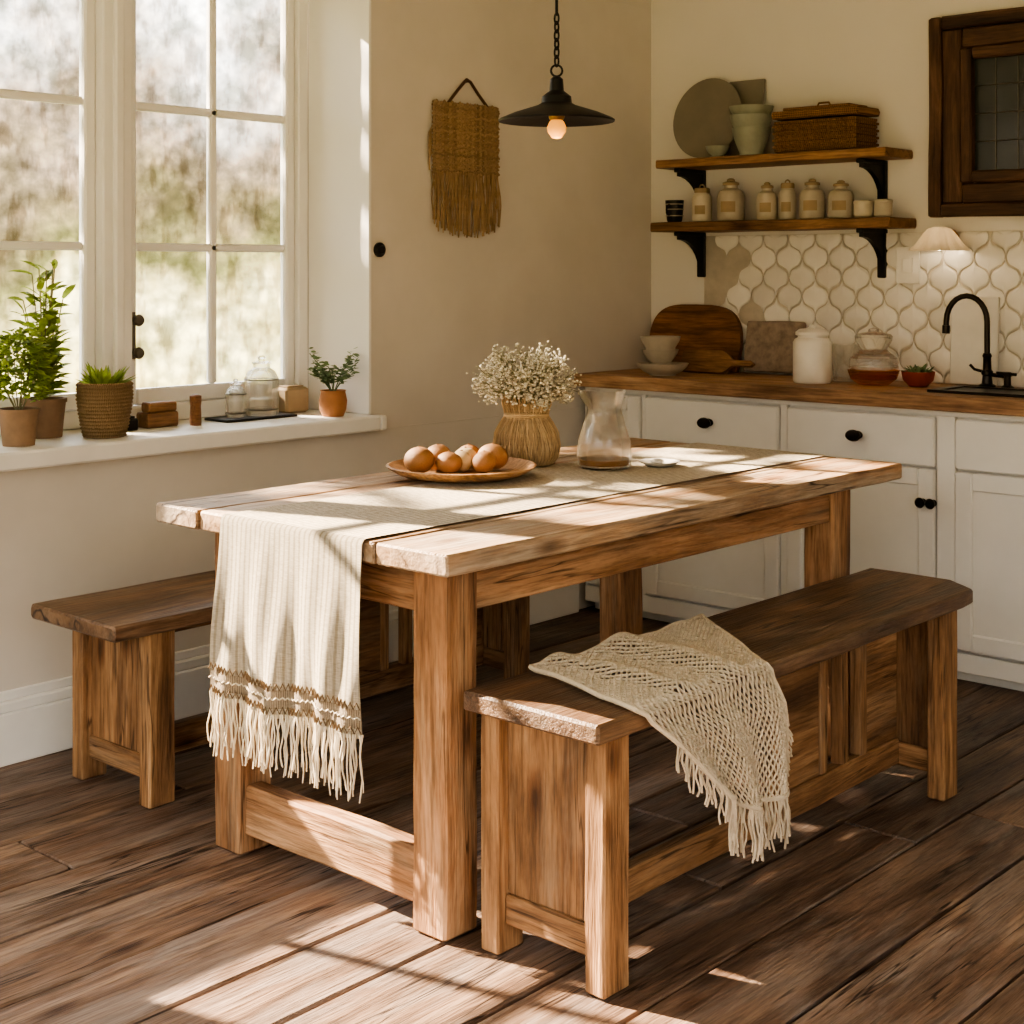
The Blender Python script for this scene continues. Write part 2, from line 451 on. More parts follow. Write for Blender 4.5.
b.obj('window_1', [M_white, M_pane, M_nickel])

# ------------------------------------------------------------------ table
b = MB()
tx0, tx1, ty0, ty1, tz = 1.99, 3.765, 1.95, 2.885, .765
ws = [0, .2, .405, .60, .775, .935]
for i in range(5):
    b.box((tx0+U(-.004, .004), ty0+ws[i]+.0013, tz-.043), (tx1+U(-.005, .005), ty0+ws[i+1]-.0013, tz-U(0, .001)), 'x', 0, .004, jit=.002, seg=.06)
legs = [(2.05, 2.02), (2.05, 2.655), (3.515, 2.02), (3.43, 2.655)]
for (lx, ly) in legs:
    b.box((lx, ly, 0), (lx+.095, ly+.092, tz-.045), 'z', 1, .006, jit=.003, seg=.06)
zt0, zt1 = .625, tz-.045
b.box((2.14, 2.032, zt0), (3.52, 2.062, zt1), 'x', 1, .003, jit=.0015)
b.box((2.14, 2.70, zt0), (3.44, 2.73, zt1), 'x', 1, .003, jit=.0015)
b.box((2.06, 2.108, zt0), (2.09, 2.66, zt1), 'y', 1, .003, jit=.0015)
b.box((3.52, 2.108, zt0), (3.55, 2.66, zt1), 'y', 1, .003, jit=.0015)
b.box((2.066, 2.108, .045), (2.115, 2.66, .155), 'y', 1, .006, jit=.004)
b.obj('dining_table', [M_top, M_table])

# ------------------------------------------------------------------ benches
def bench(name, x0, x1, y0, y1, z, ox, oe=.13, chamfer=True):
    b = MB()
    t = .037
    if chamfer:
        off = Vector((U(-9, 9), U(-9, 9), U(-9, 9)))
        xs = [0, .006]+[i*.06 for i in range(1, int((x1-x0)/.06))]+[x1-x0-.006, x1-x0]
        xs = sorted(set(xs)); vs = []; g = []
        Lx = x1-x0
        for q in xs:
            sh = .005 if q in (xs[0], xs[-1]) else 0
            ylo = y0+max(0, (q-(Lx-.075))/.075)*.10
            for (yy, zz) in ((ylo+.005, z-t+sh), (y1-.005, z-t+sh), (y1-sh, z-t+.005), (y1-sh, z-.005), (y1-.005, z-sh), ((ylo+y1)/2, z-sh), (ylo+.005, z-sh), (ylo+sh, z-.005), (ylo+sh, z-t+.005)):
                P = Vector((x0+q, yy, zz)); g.append(tuple(P+off)); P += noise.noise_vector(P*6)*.0022; vs.append(P)
        k = len(xs); fs = []
        for i in range(k-1):
            for j in range(9): fs.append((i*9+j, i*9+(j+1) % 9, (i+1)*9+(j+1) % 9, (i+1)*9+j))
        fs.append(tuple(range(8, -1, -1))); fs.append(tuple((k-1)*9+j for j in range(9)))
        b.add(vs, fs, 0, g)
    else: b.box((x0, y0, z-t), (x1, y1, z), 'x', 0, .005, jit=.002, seg=.06)
    zu = z-t
    yl0, yl1 = y0+.018, y1-.01
    for s, xe in ((1, x0+ox), (-1, x1-oe)):
        xa, xb = (xe, xe+.075) if s == 1 else (xe-.075, xe)
        b.box((xa, yl0, 0), (xb, yl0+.046, zu), 'z', 1, .004, jit=.002, seg=.06)
        b.box((xa, yl1-.046, 0), (xb, yl1, zu), 'z', 1, .004, jit=.002, seg=.06)
        xm = xa+.02 if s == 1 else xb-.05
        b.box((xm, yl0+.046, .055), (xm+.035, yl1-.046, .112), 'y', 1, .004, jit=.002)
        b.box((xm+.008, yl0+.046, .112), (xm+.026, yl1-.046, zu), 'z', 2, .002, jit=.001)
    yc = (y0+y1)/2
    xs_, xe_ = x0+ox+.05, x1-oe-.05
    b.box((xs_, yc-.018, .06), (xe_, yc+.018, .125), 'x', 1, .004, jit=.002)
    b.box((xs_, yc-.015, zu-.055), (xe_, yc+.015, zu), 'x', 1, .003, jit=.001)
    xp = x0+.82
    for (a, c) in ((xp, xp+.20), (xp+.40, xe_)):
        b.box((a, yc-.009, .125), (c, yc+.009, zu-.055), 'x', 2, .002)
    for a in (xp+.19, xp+.285, xp+.375):
        b.box((a, yc-.016, .125), (a+.032, yc+.016, zu-.055), 'z', 1, .003)
    return b.obj(name, [M_seat, M_bench, M_bench])
bench('wooden_bench', 2.04, 3.61, 1.635, 1.965, .50, .04)
bench('wooden_bench', 1.975, 3.60, 3.03, 3.40, .46, .11, chamfer=False)

# ------------------------------------------------------------------ runner
b = MB()
yr0, yr1 = 2.175, 2.625
zr = tz+.0035
pth = [(3.755, zr)]
n = 34
for i in range(1, n+1): pth.append((3.755-(3.755-1.99)*i/n, zr))
for i in range(1, 5):
    a = i/4*math.pi/2; pth.append((1.99-.013*math.sin(a), zr-.013+.013*math.cos(a)))
n2 = 40
for i in range(1, n2+1): pth.append((1.977, zr-.013-(zr-.013-.385)*i/n2))
acc = [0]
for i in range(1, len(pth)): acc.append(acc[-1]+math.hypot(pth[i][0]-pth[i-1][0], pth[i][1]-pth[i-1][1]))
NP = len(pth)-1
def hang(y, z):
    t = max(0, min(1, (tz-z)/.38))
    return -t*.011*(1+math.sin(y*34+1.5*math.sin(z*6)))-t*.006*(1+math.sin(y*83+z*5))-.010*t
def runner(u, v):
    i = int(round(v*NP)); x, z = pth[i]
    y = yr0+(yr1-yr0)*u
    t = max(0, (tz-z)/.38)
    y += (y-2.40)*.02*t+.005*t*math.sin(z*14)-.008*t
    if z > tz: z += .0006*(1+noise.noise(Vector((x*7, y*9, 3))))
    else: x += hang(y, z)
    if z < .45: z += .006*math.sin(u*7)
    return Vector((x, y, z))
def rmat(u, v):
    q = NP-v*NP
    return 1 if (2 < q < 6.1) else 0
b.grid(runner, 90, NP, 0, .45, acc[-1], matfn=rmat, tint=.5)
for q in (1.6, 4, 6.4):
    b.tube([runner(i/80, 1-round(q+(.45 if i % 2 else -.45))/NP)+Vector((-.003, 0, .004 if i % 2 else 0)) for i in range(81)], .0018, 3 if q != 4 else 2, 4)
for k in range(120):
    u = (k+.5)/120
    p = runner(u, 1)
    L = U(.10, .135)
    y1_ = U(-.010, .010); x1_ = U(-.008, .004); ph = U(0, 6)
    pts = []
    for j in range(7):
        t = j/6
        pts.append(p+Vector((x1_*t+.002*math.sin(ph+t*9), y1_*t+.0025*math.sin(ph*2+t*8), -L*t+.008)))
    b.tube(pts, lambda t: .0021*(1-.3*t), 2, 4)
b.obj('table_runner', [M_linen, M_band, M_linenf, M_bandd], recalc=False)

# ------------------------------------------------------------------ throw
root = bpy.data.objects.new('crochet_throw_blanket', None); bpy.context.scene.collection.objects.link(root)
def thr(u, v):
    bk = Vector((2.225+.59*u, 1.955-.02*math.sin(u*3.1), .508)); fr = Vector((2.14+.425*u, 1.632, .508))
    if v < .58:
        t = v/.58; p = bk.lerp(fr, t)
        p.z += .010*abs(noise.noise(Vector((p.x*7, p.y*7, 0))))+.016*math.exp(-((u-.45-.3*t)/.09)**2)+.012*math.exp(-((u-.12-.25*t)/.06)**2)
    else:
        t = (v-.58)/.42
        bt = Vector((2.345+.215*u, 1.602, .315-.055*math.sin(u*2.4)))
        p = fr.lerp(bt, t)
        p.y = 1.632-.028*min(1, t*3)-.018*t*(1+math.sin(u*15+1))-.006
        p.x += .022*math.sin(math.pi*t)*u
        if t < .12: p.z = fr.z-.015*(t/.12)
        p.z += .012*math.exp(-((u-.75)/.09)**2)*(1-t)
    return p
nu, nv = 58, 62
vs = []; idx = {}; fs = []
for j in range(nv+1):
    for i in range(nu+1):
        if (i+j) % 2 == 0:
            idx[(i, j)] = len(vs); vs.append(thr(i/nu, j/nv)+Vector((U(-.001, .001), U(-.001, .001), U(-.001, .002))))
for j in range(nv+1):
    for i in range(nu+1):
        if (i+j) % 2 == 1:
            q = [idx[k] for k in ((i-1, j), (i, j-1), (i+1, j), (i, j+1)) if k in idx]
            if len(q) >= 3: fs.append(tuple(q))
nb = MB(); nb.add(vs, fs, 0, tint=.5)
net = nb.obj('crochet_net', [M_throw], parent=root, recalc=False)
wf = net.modifiers.new('yarn', 'WIREFRAME'); wf.thickness = .0068; wf.use_even_offset = False; wf.use_boundary = True
b = MB()
def rim(f, n=60, r=.005):
    b.tube([f(i/n) for i in range(n+1)], r, 0, 6)
rim(lambda t: thr(0, t)); rim(lambda t: thr(1, t)); rim(lambda t: thr(t, 0)); rim(lambda t: thr(t, 1))
for (f, n_, L0) in ((lambda t: thr(t, 1), 90, .095), (lambda t: thr(1, .72+.28*t), 24, .04), (lambda t: thr(0, .72+.28*t), 20, .06)):
    for k in range(n_):
        p = f(k/n_)
        ph = U(0, 6); L = U(.75, 1.1)*L0; dx = U(-.012, .012)+(.006 if n_ == 24 else 0)
        b.tube([p+Vector((dx*t+.003*math.sin(ph+7*t), -.003*t+.003*math.sin(ph*2+6*t), -L*t)) for t in (0, .2, .4, .6, .8, 1)], .0023, 0, 4)
b.obj('fringe', [M_throw], parent=root)

# ------------------------------------------------------------------ table-top things
ZT = tz+.0058
b = MB()
c = (2.735, 2.635, ZT)
b.lathe([(0, .002), (.10, 0), (.12, .001), (.162, .010), (.188, .026), (.191, .030), (.185, .032), (.155, .017), (.12, .009), (0, .008)], c, 0, 56)
b.obj('wooden_plate', [M_plate])
b = MB()
rolls = [(-.098, .053, .038, 0), (-.05, -.005, .031, 0), (-.02, .065, .037, 0), (.0, .0, .030, 1), (.045, .03, .031, 1), (.02, -.06, .031, 0), (.085, -.03, .037, 0), (.01, .105, .03, 0), (.09, .06, .032, 0)]
for dx, dy, r, m in rolls:
    M = Matrix.Rotation(U(0, 6), 4, 'Z') @ Matrix.Rotation(U(-.4, .4), 4, 'X')
    b.ball((c[0]+dx, c[1]+dy, c[2]+.013+r*.88), (r*1.07, r*.97, r*.88), m, 20, 12, M, lump=.05)
    b.lathe([(0, 0), (.004, 0), (.003, .004), (0, .005)], Vector((c[0]+dx, c[1]+dy, c[2]+.011+r*1.75)), 0, 8)
b.obj('bread_rolls', [M_bread, M_egg])
root = bpy.data.objects.new('babys_breath_vase', None); bpy.context.scene.collection.objects.link(root)
vc = Vector((3.035, 2.68, ZT))
b = MB()
prof = [(0, 0), (.066, 0), (.080, .02), (.085, .05), (.080, .085), (.064, .115), (.052, .13), (.056, .15), (.064, .165), (.058, .165), (.045, .13), (0, .12)]
b.lathe(prof, vc, 0, 40)
def rprof(z):
    for i in range(len(prof)-1):
        (r0, z0), (r1, z1) = prof[i], prof[i+1]
        if z0 <= z <= z1 and z1 > z0 and i < 9: return r0+(r1-r0)*(z-z0)/(z1-z0)
    return .062
for k in range(330):
    th = 2*math.pi*k/330+U(-.03, .03); dth = U(-.5, .5); rr = U(.001, .007); ph = U(0, 6)
    b.tube([vc+Vector(((rprof(z)+rr+.0015*math.sin(ph+z*90))*math.cos(th+dth*z/.17), (rprof(z)+rr)*math.sin(th+dth*z/.17), z)) for z in (.002, .02, .05, .085, .112, .13, .148, U(.160, .19))], .0015, 0, 3)
for dz in (.124, .129, .134, .139):
    b.tube([vc+Vector((.059*math.cos(t), .059*math.sin(t), dz+.003*math.sin(t*2))) for t in [2*math.pi*i/30 for i in range(30)]], .003, 0, 5, closed=True)
b.obj('raffia_vase', [M_raffia], parent=root)
b = MB()
for k in range(230):
    th = U(0, 2*math.pi); ph = math.acos(U(-.45, 1)); rr = U(.5, 1)
    tip = vc+Vector((.142*rr*math.sin(ph)*math.cos(th), .142*rr*math.sin(ph)*math.sin(th), .218+.105*rr*math.cos(ph)))
    s0 = vc+Vector((U(-.03, .03), U(-.03, .03), .15))
    mid = s0.lerp(tip, .5)+Vector((0, 0, .015))
    b.tube([s0, mid, tip], .0011, 1, 3)
    for q in range(12):
        o = Vector((U(-1, 1), U(-1, 1), U(-1, .8)))*.024
        p = tip+o; r = U(.0024, .005)
        b.ball(p, (r, r, r*.8), 0, 5, 3)
        if q % 2 == 0: b.tube([mid.lerp(tip, .7), p], .0006, 1, 3)
b.obj('baby_breath_sprigs', [M_flower, M_stem], parent=root)
b = MB()
pc = (3.115, 2.475, ZT)
def spout(th, z): return 1+(.22*max(0, math.cos(th-2.2))**6 if z > .17 else 0)
b.lathe([(0, .0), (.062, 0), (.070, .006), (.073, .03), (.070, .07), (.056, .115), (.047, .145), (.046, .16), (.050, .18), (.058, .205), (.055, .205), (.047, .18), (.043, .16), (.044, .145), (.053, .115), (.067, .07), (.0695, .03), (.066, .009), (0, .008)], pc, 0, 40, fn=spout)
b.lathe([(0, .0095), (.0655, .0095), (.0675, .02), (.067, .024), (0, .024)], pc, 1, 36)
b.obj('glass_pitcher', [M_glass, M_tea])
b = MB()
b.lathe([(0, 0), (.035, 0), (.052, .009), (.055, .012), (.051, .012), (.034, .005), (0, .005)], (3.245, 2.39, ZT), 0, 32)
b.ball((3.235, 2.39, ZT+.012), (.022, .016, .007), 0, 14, 8)
b.obj('saucer', [M_whitec])

# ------------------------------------------------------------------ sill things
ZS = .8205
def pot(b, c, r0, r1, h, mat=0, soil=1):
    b.lathe([(0, 0), (r0, 0), (r0*.6+r1*.4, h*.4), (r1, h*.9), (r1*1.06, h*.9), (r1*1.06, h), (r1*.92, h), (r1*.9, h*.88), (0, h*.88)], c, [mat]*7+[soil], 28)
b = MB(); c = (2.115, 3.70, ZS); pot(b, c, .042, .053, .10)
for k in range(800):
    th = U(0, 6.28); ph = math.acos(U(-.7, 1)); rr = U(.3, 1)**.5
    p = Vector(c)+Vector((.075*rr*math.sin(ph)*math.cos(th), .08*rr*math.sin(ph)*math.sin(th), .20+.12*rr*math.cos(ph)))
    b.leaf(p, (math.cos(th), math.sin(th), U(-.2, .8)), U(.02, .035), U(.012, .02), 2)
for k in range(14):
    th = U(0, 6.28); b.tube([Vector(c)+Vector((0, 0, .08)), Vector(c)+Vector((.04*math.cos(th), .04*math.sin(th), .16)), Vector(c)+Vector((.06*math.cos(th), .06*math.sin(th), .24))], .0015, 3, 4)
b.obj('potted_herb', [M_brownpot, M_soil, M_leaf, M_stem], recalc=False)
b = MB(); c = (2.268, 3.83, ZS); pot(b, c, .05, .06, .11)
for k in range(26):
    th = U(0, 6.28); sp = U(.01, .065); hh = U(.10, .40)
    base = Vector(c)+Vector((0, 0, .09)); tip = Vector(c)+Vector((sp*math.cos(th), sp*math.sin(th)*.6, .09+hh))
    mid = base.lerp(tip, .5)+Vector((0, 0, .02))
    b.tube([base, mid, tip], .0018, 3, 4)
    for q in range(11):
        t = .2+.8*q/10; p = base.lerp(tip, t); a = th+q*2.4
        b.leaf(p, (math.cos(a), math.sin(a)*.6, U(.2, 1.0)), U(.05, .08), U(.018, .028), 2, .3)
b.obj('potted_leafy_plant', [M_brownpot, M_soil, M_leaf, M_stem], recalc=False)
b = MB(); c = (2.385, 3.705, ZS)
b.lathe([(0, 0), (.052, 0), (.062, .03), (.072, .09), (.074, .148), (.077, .152), (.074, .156), (.068, .152), (.066, .13), (0, .13)], c, [0]*8+[1], 40)
for r in range(15):
    z = .006+r*.0102; rr = .053+(.021)*min(1, z/.11)**.7
    b.tube([Vector(c)+Vector(((rr+.0022*math.sin(i*math.pi/2+r*1.6))*math.cos(2*math.pi*i/64), (rr+.0022*math.sin(i*math.pi/2+r*1.6))*math.sin(2*math.pi*i/64), z)) for i in range(64)], .0048, 0, 5, closed=True)
for k in range(90):
    th = U(0, 6.28); e = U(.3, 2.5)
    b.leaf(Vector(c)+Vector((.02*math.cos(th), .02*math.sin(th), .135)), (math.cos(th), math.sin(th), e), U(.05, .095), .014, 2, .1)
b.obj('succulent_in_woven_pot', [M_basketl, M_soil, M_leaf], recalc=False)
b = MB(); b.box((2.49, 3.78, ZS), (2.55, 3.82, ZS+.035), 'x', 0, .004); b.box((2.50, 3.785, ZS+.035), (2.54, 3.815, ZS+.042), 'x', 0, .003); b.obj('small_tin_box', [M_iron])
b = MB(); b.box((2.585, 3.79, ZS), (2.70, 3.85, ZS+.045), 'x', 0, .004, jit=.001); b.box((2.60, 3.80, ZS+.045), (2.70, 3.845, ZS+.075), 'x', 0, .004, jit=.001); b.obj('wooden_blocks', [M_shelf])
b = MB(); b.lathe([(0, 0), (.017, 0), (.018, .01), (.016, .06), (.018, .075), (.018, .09), (.01, .094), (0, .094)], (2.745, 3.77, ZS), 0, 20); b.obj('spice_bottle', [M_board])
b = MB()
b.box((2.85, 3.75, ZS), (3.13, 3.87, ZS+.008), 'x', 0, .003)
b.obj('serving_tray', [M_iron])
def jarglass(name, c, r, h):
    b = MB()
    f = lambda th, z: 1+.03*math.cos(8*th)
    b.lathe([(0, 0), (r*.95, 0), (r, h*.06), (r, h*.62), (r*.8, h*.74), (r*.5, h*.8), (r*.5, h*.86), (r*.46, h*.86), (r*.46, h*.8), (r*.74, h*.72), (r*.93, h*.6), (r*.93, h*.08), (0, h*.06)], c, 0, 32, fn=f)
    b.lathe([(0, h*.862), (r*.56, h*.862), (r*.6, h*.89), (r*.25, h*.91), (r*.2, h*.94), (r*.28, h*.97), (r*.15, h), (0, h)], c, 0, 24)
    for zz in (.1, .6): b.tube([Vector(c)+Vector((r*1.01*math.cos(t), r*1.01*math.sin(t), h*zz)) for t in [2*math.pi*i/28 for i in range(28)]], .002, 1, 5, closed=True)
    b.obj(name, [M_glass, M_nickel])
jarglass('glass_decanter', (3.03, 3.81, ZS+.0085), .054, .19)
jarglass('glass_decanter', (2.935, 3.82, ZS+.0085), .032, .12)
b = MB(); b.box((3.15, 3.83, ZS), (3.25, 3.91, ZS+.085), 'z', 0, .008); b.box((3.165, 3.845, ZS+.085), (3.235, 3.895, ZS+.09), 'z', 0, .002); b.obj('storage_box', [M_tanlid])
b = MB(); c = (3.215, 3.675, ZS)
b.lathe([(0, 0), (.034, 0), (.043, .02), (.046, .05), (.040, .078), (.042, .084), (.036, .084), (.034, .07), (0, .07)], c, [0]*7+[1], 28)
for k in range(24):
    th = U(0, 6.28); tip = Vector(c)+Vector((.10*math.cos(th)*U(.3, 1), .09*math.sin(th), U(.12, .21)))
    base = Vector(c)+Vector((0, 0, .07)); b.tube([base, base.lerp(tip, .5)+Vector((0, 0, .02)), tip], .0012, 2, 4)
    for q in range(12):
        p = base.lerp(tip, .3+.7*q/11)+Vector((0, 0, .015)); a = U(0, 6.28)
        b.leaf(p, (math.cos(a), math.sin(a), U(-.1, .6)), U(.016, .028), U(.009, .014), 2, .1)
b.obj('potted_sprig_plant', [M_terra, M_soil, M_leafd], recalc=False)

# ------------------------------------------------------------------ macrame wall hanging
b = MB()
yh = YL-.012
hx0, hx1 = 3.60, 3.93
b.tube([(hx0+.01, yh, 1.865), (hx1-.01, yh, 1.868)], .006, 0, 8)
b.tube([(hx0+.08, yh, 1.87), (hx0+.13, yh, 1.92), (hx0+.165, yh, 1.952), (hx0+.175, yh, 1.955), (hx0+.19, yh, 1.95), (hx0+.23, yh, 1.91), (hx0+.275, yh, 1.87)], .0055, 1, 6)
b.ball((hx0+.178, yh+.006, 1.955), .008, 1)
nc = 26
for k in range(nc):
    x = hx0+(hx1-hx0)*(k+.5)/nc
    b.tube([(x+.0035*math.sin(j*2.6+k*math.pi), yh-.004+.003*math.cos(j*2.6+k*math.pi), 1.870+.004*math.sin(k*2)-.245*j/40) for j in range(41)], .0064, 0, 5)
for r in range(9):
    z = 1.85-r*.027
    b.tube([(hx0+(hx1-hx0)*i/50, yh-.008+.003*math.sin(i*3.1+r), z+.003*math.sin(i*.7+r)) for i in range(51)], .004, 0, 5)
for k in range(95):
    x = hx0+(hx1-hx0)*(k+.5)/95; L = U(.16, .20)+.03*math.sin(k/95*3.14); dx = U(-.012, .012); ph = U(0, 6)
    b.tube([(x+dx*t+.003*math.sin(ph+6*t), yh-.006+.004*math.sin(ph*3+5*t), 1.63-L*t) for t in (0, .2, .4, .6, .8, 1)], .0027, 0, 4)
for k in range(12):
    z = 1.78-k*.008; b.tube([(hx0, yh, z), (hx0-.018, yh-.004, z-.02), (hx0-.015, yh-.004, z-.06)], .003, 0, 4)
b.obj('macrame_wall_hanging', [M_straw, M_dkwood])
b = MB(); b.lathe([(0, 0), (.024, 0), (.024, .008), (.014, .014), (.012, .02), (0, .021)], (3.365, YL-.0005, 1.36), 0, 24, Matrix.Rotation(math.radians(90), 4, 'X')); b.obj('light_switch', [M_iron])

# ------------------------------------------------------------------ pendant lamp
root = bpy.data.objects.new('pendant_lamp', None); bpy.context.scene.collection.objects.link(root)
lc = Vector((2.825, 2.395, 0)); zl = 1.662
b = MB()
b.lathe([(.143, zl), (.1445, zl+.004), (.139, zl+.008), (.105, zl+.022), (.07, zl+.033), (.048, zl+.040), (.038, zl+.046), (.036, zl+.062), (.026, zl+.070), (.018, zl+.076), (.016, zl+.105), (.008, zl+.112), (0, zl+.113)], lc, 0, 56)
b.lathe([(.143, zl), (.137, zl+.004), (.103, zl+.018), (.068, zl+.029), (.03, zl+.036), (0, zl+.036)], lc, 0, 56)
b.lathe([(0, zl+.036), (.02, zl+.036), (.02, zl+.010), (.017, zl+.004), (0, zl+.004)], lc, 1, 20)
k = 0
def link(z, k, a=.007, h=.014):
    pts = []
    for i in range(14):
        t = 2*math.pi*i/14
        o = Vector((a*math.cos(t), 0, h*math.sin(t)))
        if k % 2: o = Vector((0, a*math.cos(t), h*math.sin(t)))
        pts.append(lc+o+Vector((0, 0, z+h)))
    b.tube(pts, .0026, 0, 5, closed=True)
b.tube([lc+Vector((.014*.669*math.cos(t), -.743*.014*math.cos(t), zl+.112+.014+.014*math.sin(t))) for t in [2*math.pi*i/18 for i in range(18)]], .0028, 0, 6, closed=True)
z = zl+.136
while z < zl+.26:
    link(z, k); z += .021; k += 1
b.tube([lc+Vector((0, 0, z)), lc+Vector((0, 0, H-.03))], .0038, 0, 8)
b.lathe([(0, H-.03), (.03, H-.03), (.05, H-.008), (.05, H-.0005), (0, H-.0005)], lc, 0, 28)
b.obj('shade_and_chain', [M_iron, M_brass], parent=root)
b = MB()
b.lathe([(0, zl-.042), (.012, zl-.040), (.022, zl-.026), (.024, zl-.014), (.018, zl+.000), (.012, zl+.005), (0, zl+.005)], lc, 0, 20)
b.obj('bulb', [M_bulb], parent=root)

# ------------------------------------------------------------------ kitchen cabinets
b = MB()
XF = 4.40; YE = 1.0
b.box((XF+.02, YE, .06), (XB-.002, YL-.03, .852), 'y', 0, .002)
b.box((XF+.06, YE, 0), (XB-.002, YL-.03, .06), 'y', 0, .002)
b.box((XF, YE, .04), (XF+.02, YL-.03, .10), 'y', 0, .002)
b.box((XF, YE, .835), (XF+.02, YL-.03, .852), 'y', 0, .002)
def front(y0, y1, z0, z1, fr=.055):
    x0, x1 = XF-.012, XF+.012
    for lo, hi, ax in (((y0, z0), (y0+fr, z1), 'z'), ((y1-fr, z0), (y1, z1), 'z'), ((y0+fr, z0), (y1-fr, z0+fr), 'y'), ((y0+fr, z1-fr), (y1-fr, z1), 'y')):
        b.box((x0, lo[0], lo[1]), (x1, hi[0], hi[1]), ax, 0, .004)
    b.box((x0+.010, y0+fr-.002, z0+fr-.002), (x1, y1-fr+.002, z1-fr+.002), 'z', 0, .001)
def drawer(y0, y1, z0, z1):
    b.box((XF-.012, y0, z0), (XF+.012, y1, z1), 'y', 0, .005)
def knob(y, z):
    b.lathe([(0, 0), (.020, 0), (.020, .004), (.008, .008), (.008, .018), (.024, .022), (.028, .030), (.024, .038), (0, .041)], (XF-.012, y, z), 1, 20, Matrix.Rotation(math.radians(-90), 4, 'Y') @ Matrix.Diagonal((.7, 1, 1, 1)))
units = [(3.325, 3.575), (2.735, 3.30), (2.165, 2.70), (1.56, 2.095), (1.02, 1.54)]
for i, (a, c) in enumerate(units):
    if i == 0:
        front(a, c, .11, .828)
        continue
    drawer(a, c, .672, .828); front(a, c, .11, .664)
    knob((a+c)/2, .755)
for yy in (2.20, 2.165):
    b.lathe([(0, 0), (.011, 0), (.007, .006), (.007, .016), (.015, .02), (.017, .027), (.012, .034), (0, .036)], (XF-.012, yy, .56), 1, 18, Matrix.Rotation(math.radians(-90), 4, 'Y'))
for i, (a, c) in enumerate(units[:-1]):
    b.box((XF, units[i+1][1]+.004, .10), (XF+.02, a-.004, .835), 'z', 0, .002)
b.box((XF, 3.579, .10), (XF+.02, YL-.03, .835), 'z', 0, .002)
for (x0, x1) in ((4.365, 4.47), (4.472, 4.59), (4.592, 4.72), (4.722, XB-.002)):
    b.box((x0, YE-.02, .853), (x1, YL-.002, .90), 'y', 2, .003, jit=.0006)
b.obj('kitchen_base_cabinets', [M_cab, M_bronze, M_counter])

# backsplash: lantern tiles
b = MB()
b.box((XB-.004, 1.0, .902), (XB-.0005, 3.36, 1.425), 'y', 1, .0005)
W_, h_ = .112, .072
row = 0; z = .905
def lant(zz):
    c_ = math.cos(math.pi*zz/h_); c_ = math.copysign(abs(c_)**.55, c_)
    return (W_/2)*(1+c_)/2
while z < 1.42:
    y = 1.07+(W_/2 if row % 2 else 0)
    while y < 3.31:
        if not (y > 3.0 and noise.noise(Vector((y*7, z*7, 1))) > .1+(3.3-y)):
            out = []
            nz = 16
            for k in range(nz+1):
                zz = -h_+2*h_*k/nz; out.append((lant(zz), zz))
            for k in range(nz-1, 0, -1):
                zz = -h_+2*h_*k/nz; out.append((-lant(zz), zz))
            n_ = len(out)
            tx = U(-.035, .035); ty = U(-.035, .035); jy = U(-.0015, .0015); jz = U(-.0015, .0015); ss = U(.97, 1.01)
            vs = []
            for sc, dx in ((.955, 0), (.93, .0055), (.75, .008), (.0, .0084)):
                sc *= ss
                if dx > .0083: vs.append((XB-.0045-dx, y+jy, min(1.424, z)))
                else: vs += [(XB-.0045-dx-((tx*p+ty*q)*sc if dx else 0), y+jy+p*sc, min(1.424, max(.903, z+jz+q*sc))) for p, q in out]
            fs = []
            for l in range(2):
                for k in range(n_): fs.append((l*n_+k, l*n_+(k+1) % n_, (l+1)*n_+(k+1) % n_, (l+1)*n_+k))
            for k in range(n_): fs.append((2*n_+k, 2*n_+(k+1) % n_, 3*n_))
            b.add(vs, fs, 0)
        y += W_
    z += h_; row += 1
b.obj('backsplash_tiles', [M_tile, M_grout], sharp=60)

# ------------------------------------------------------------------ shelves
def shelf(name, y0, y1, z, th, brk, xf=4.655):
    b = MB()
    b.box((xf, y0, z-th), (XB-.001, y1, z), 'y', 0, .004, jit=.0025, seg=.06)
    for y in brk:
        b.box((XB-.016, y-.018, z-th-.175), (XB-.001, y+.018, z-th), 'z', 1, .003)
        b.box((xf+.03, y-.014, z-th-.016), (XB-.016, y+.014, z-th), 'x', 1, .003)
        pts = [(xf+.045, z-th-.016)]
        for i in range(9):
            t = i/8; a = t*math.pi/2
            pts.append((XB-.016-(XB-.061-xf)*(1-math.sin(a)), z-th-.03-.13*(1-math.cos(a))))
        pts = pts+[(XB-.016, z-th-.016)]
        b.poly(pts, y-.009, y+.009, Matrix.Identity(4), 1)
    b.obj(name, [M_shelf, M_iron])
shelf('wall_shelf', 2.475, 3.45, 1.715, .032, (2.59, 3.37))
shelf('wall_shelf', 2.46, 3.475, 1.475, .036, (2.59, 3.37))
ZU = 1.717
def lean(c, tilt, yaw=0):
    return Matrix.Translation(Vector(c)) @ Matrix.Rotation(yaw, 4, 'Z') @ Matrix.Rotation(tilt, 4, 'Y')
b = MB()
Mx = lean((4.785, 3.29, ZU+.157), math.radians(-80))
b.lathe([(0, -.004), (.10, -.004), (.155, .008), (.158, .012), (.152, .014), (.10, .003), (0, .002)], (0, 0, 0), 0, 48, Mx)
b.obj('stoneware_plate', [M_greypl])
b = MB(); b.box((-.006, -.08, 0), (.006, .08, .30), 'z', 0, .004, M=Matrix.Translation((4.81, 3.155, ZU+.001)) @ Matrix.Rotation(math.radians(7), 4, 'Y')); b.obj('slate_board', [M_greypl])
def bowl(b, c, r, h, mat=0, foot=.45):
    b.lathe([(0, 0), (r*foot, 0), (r*foot, h*.08), (r*.75, h*.35), (r*.95, h*.75), (r, h), (r*.94, h), (r*.88, h*.75), (r*.68, h*.4), (0, h*.15)], c, mat, 36)
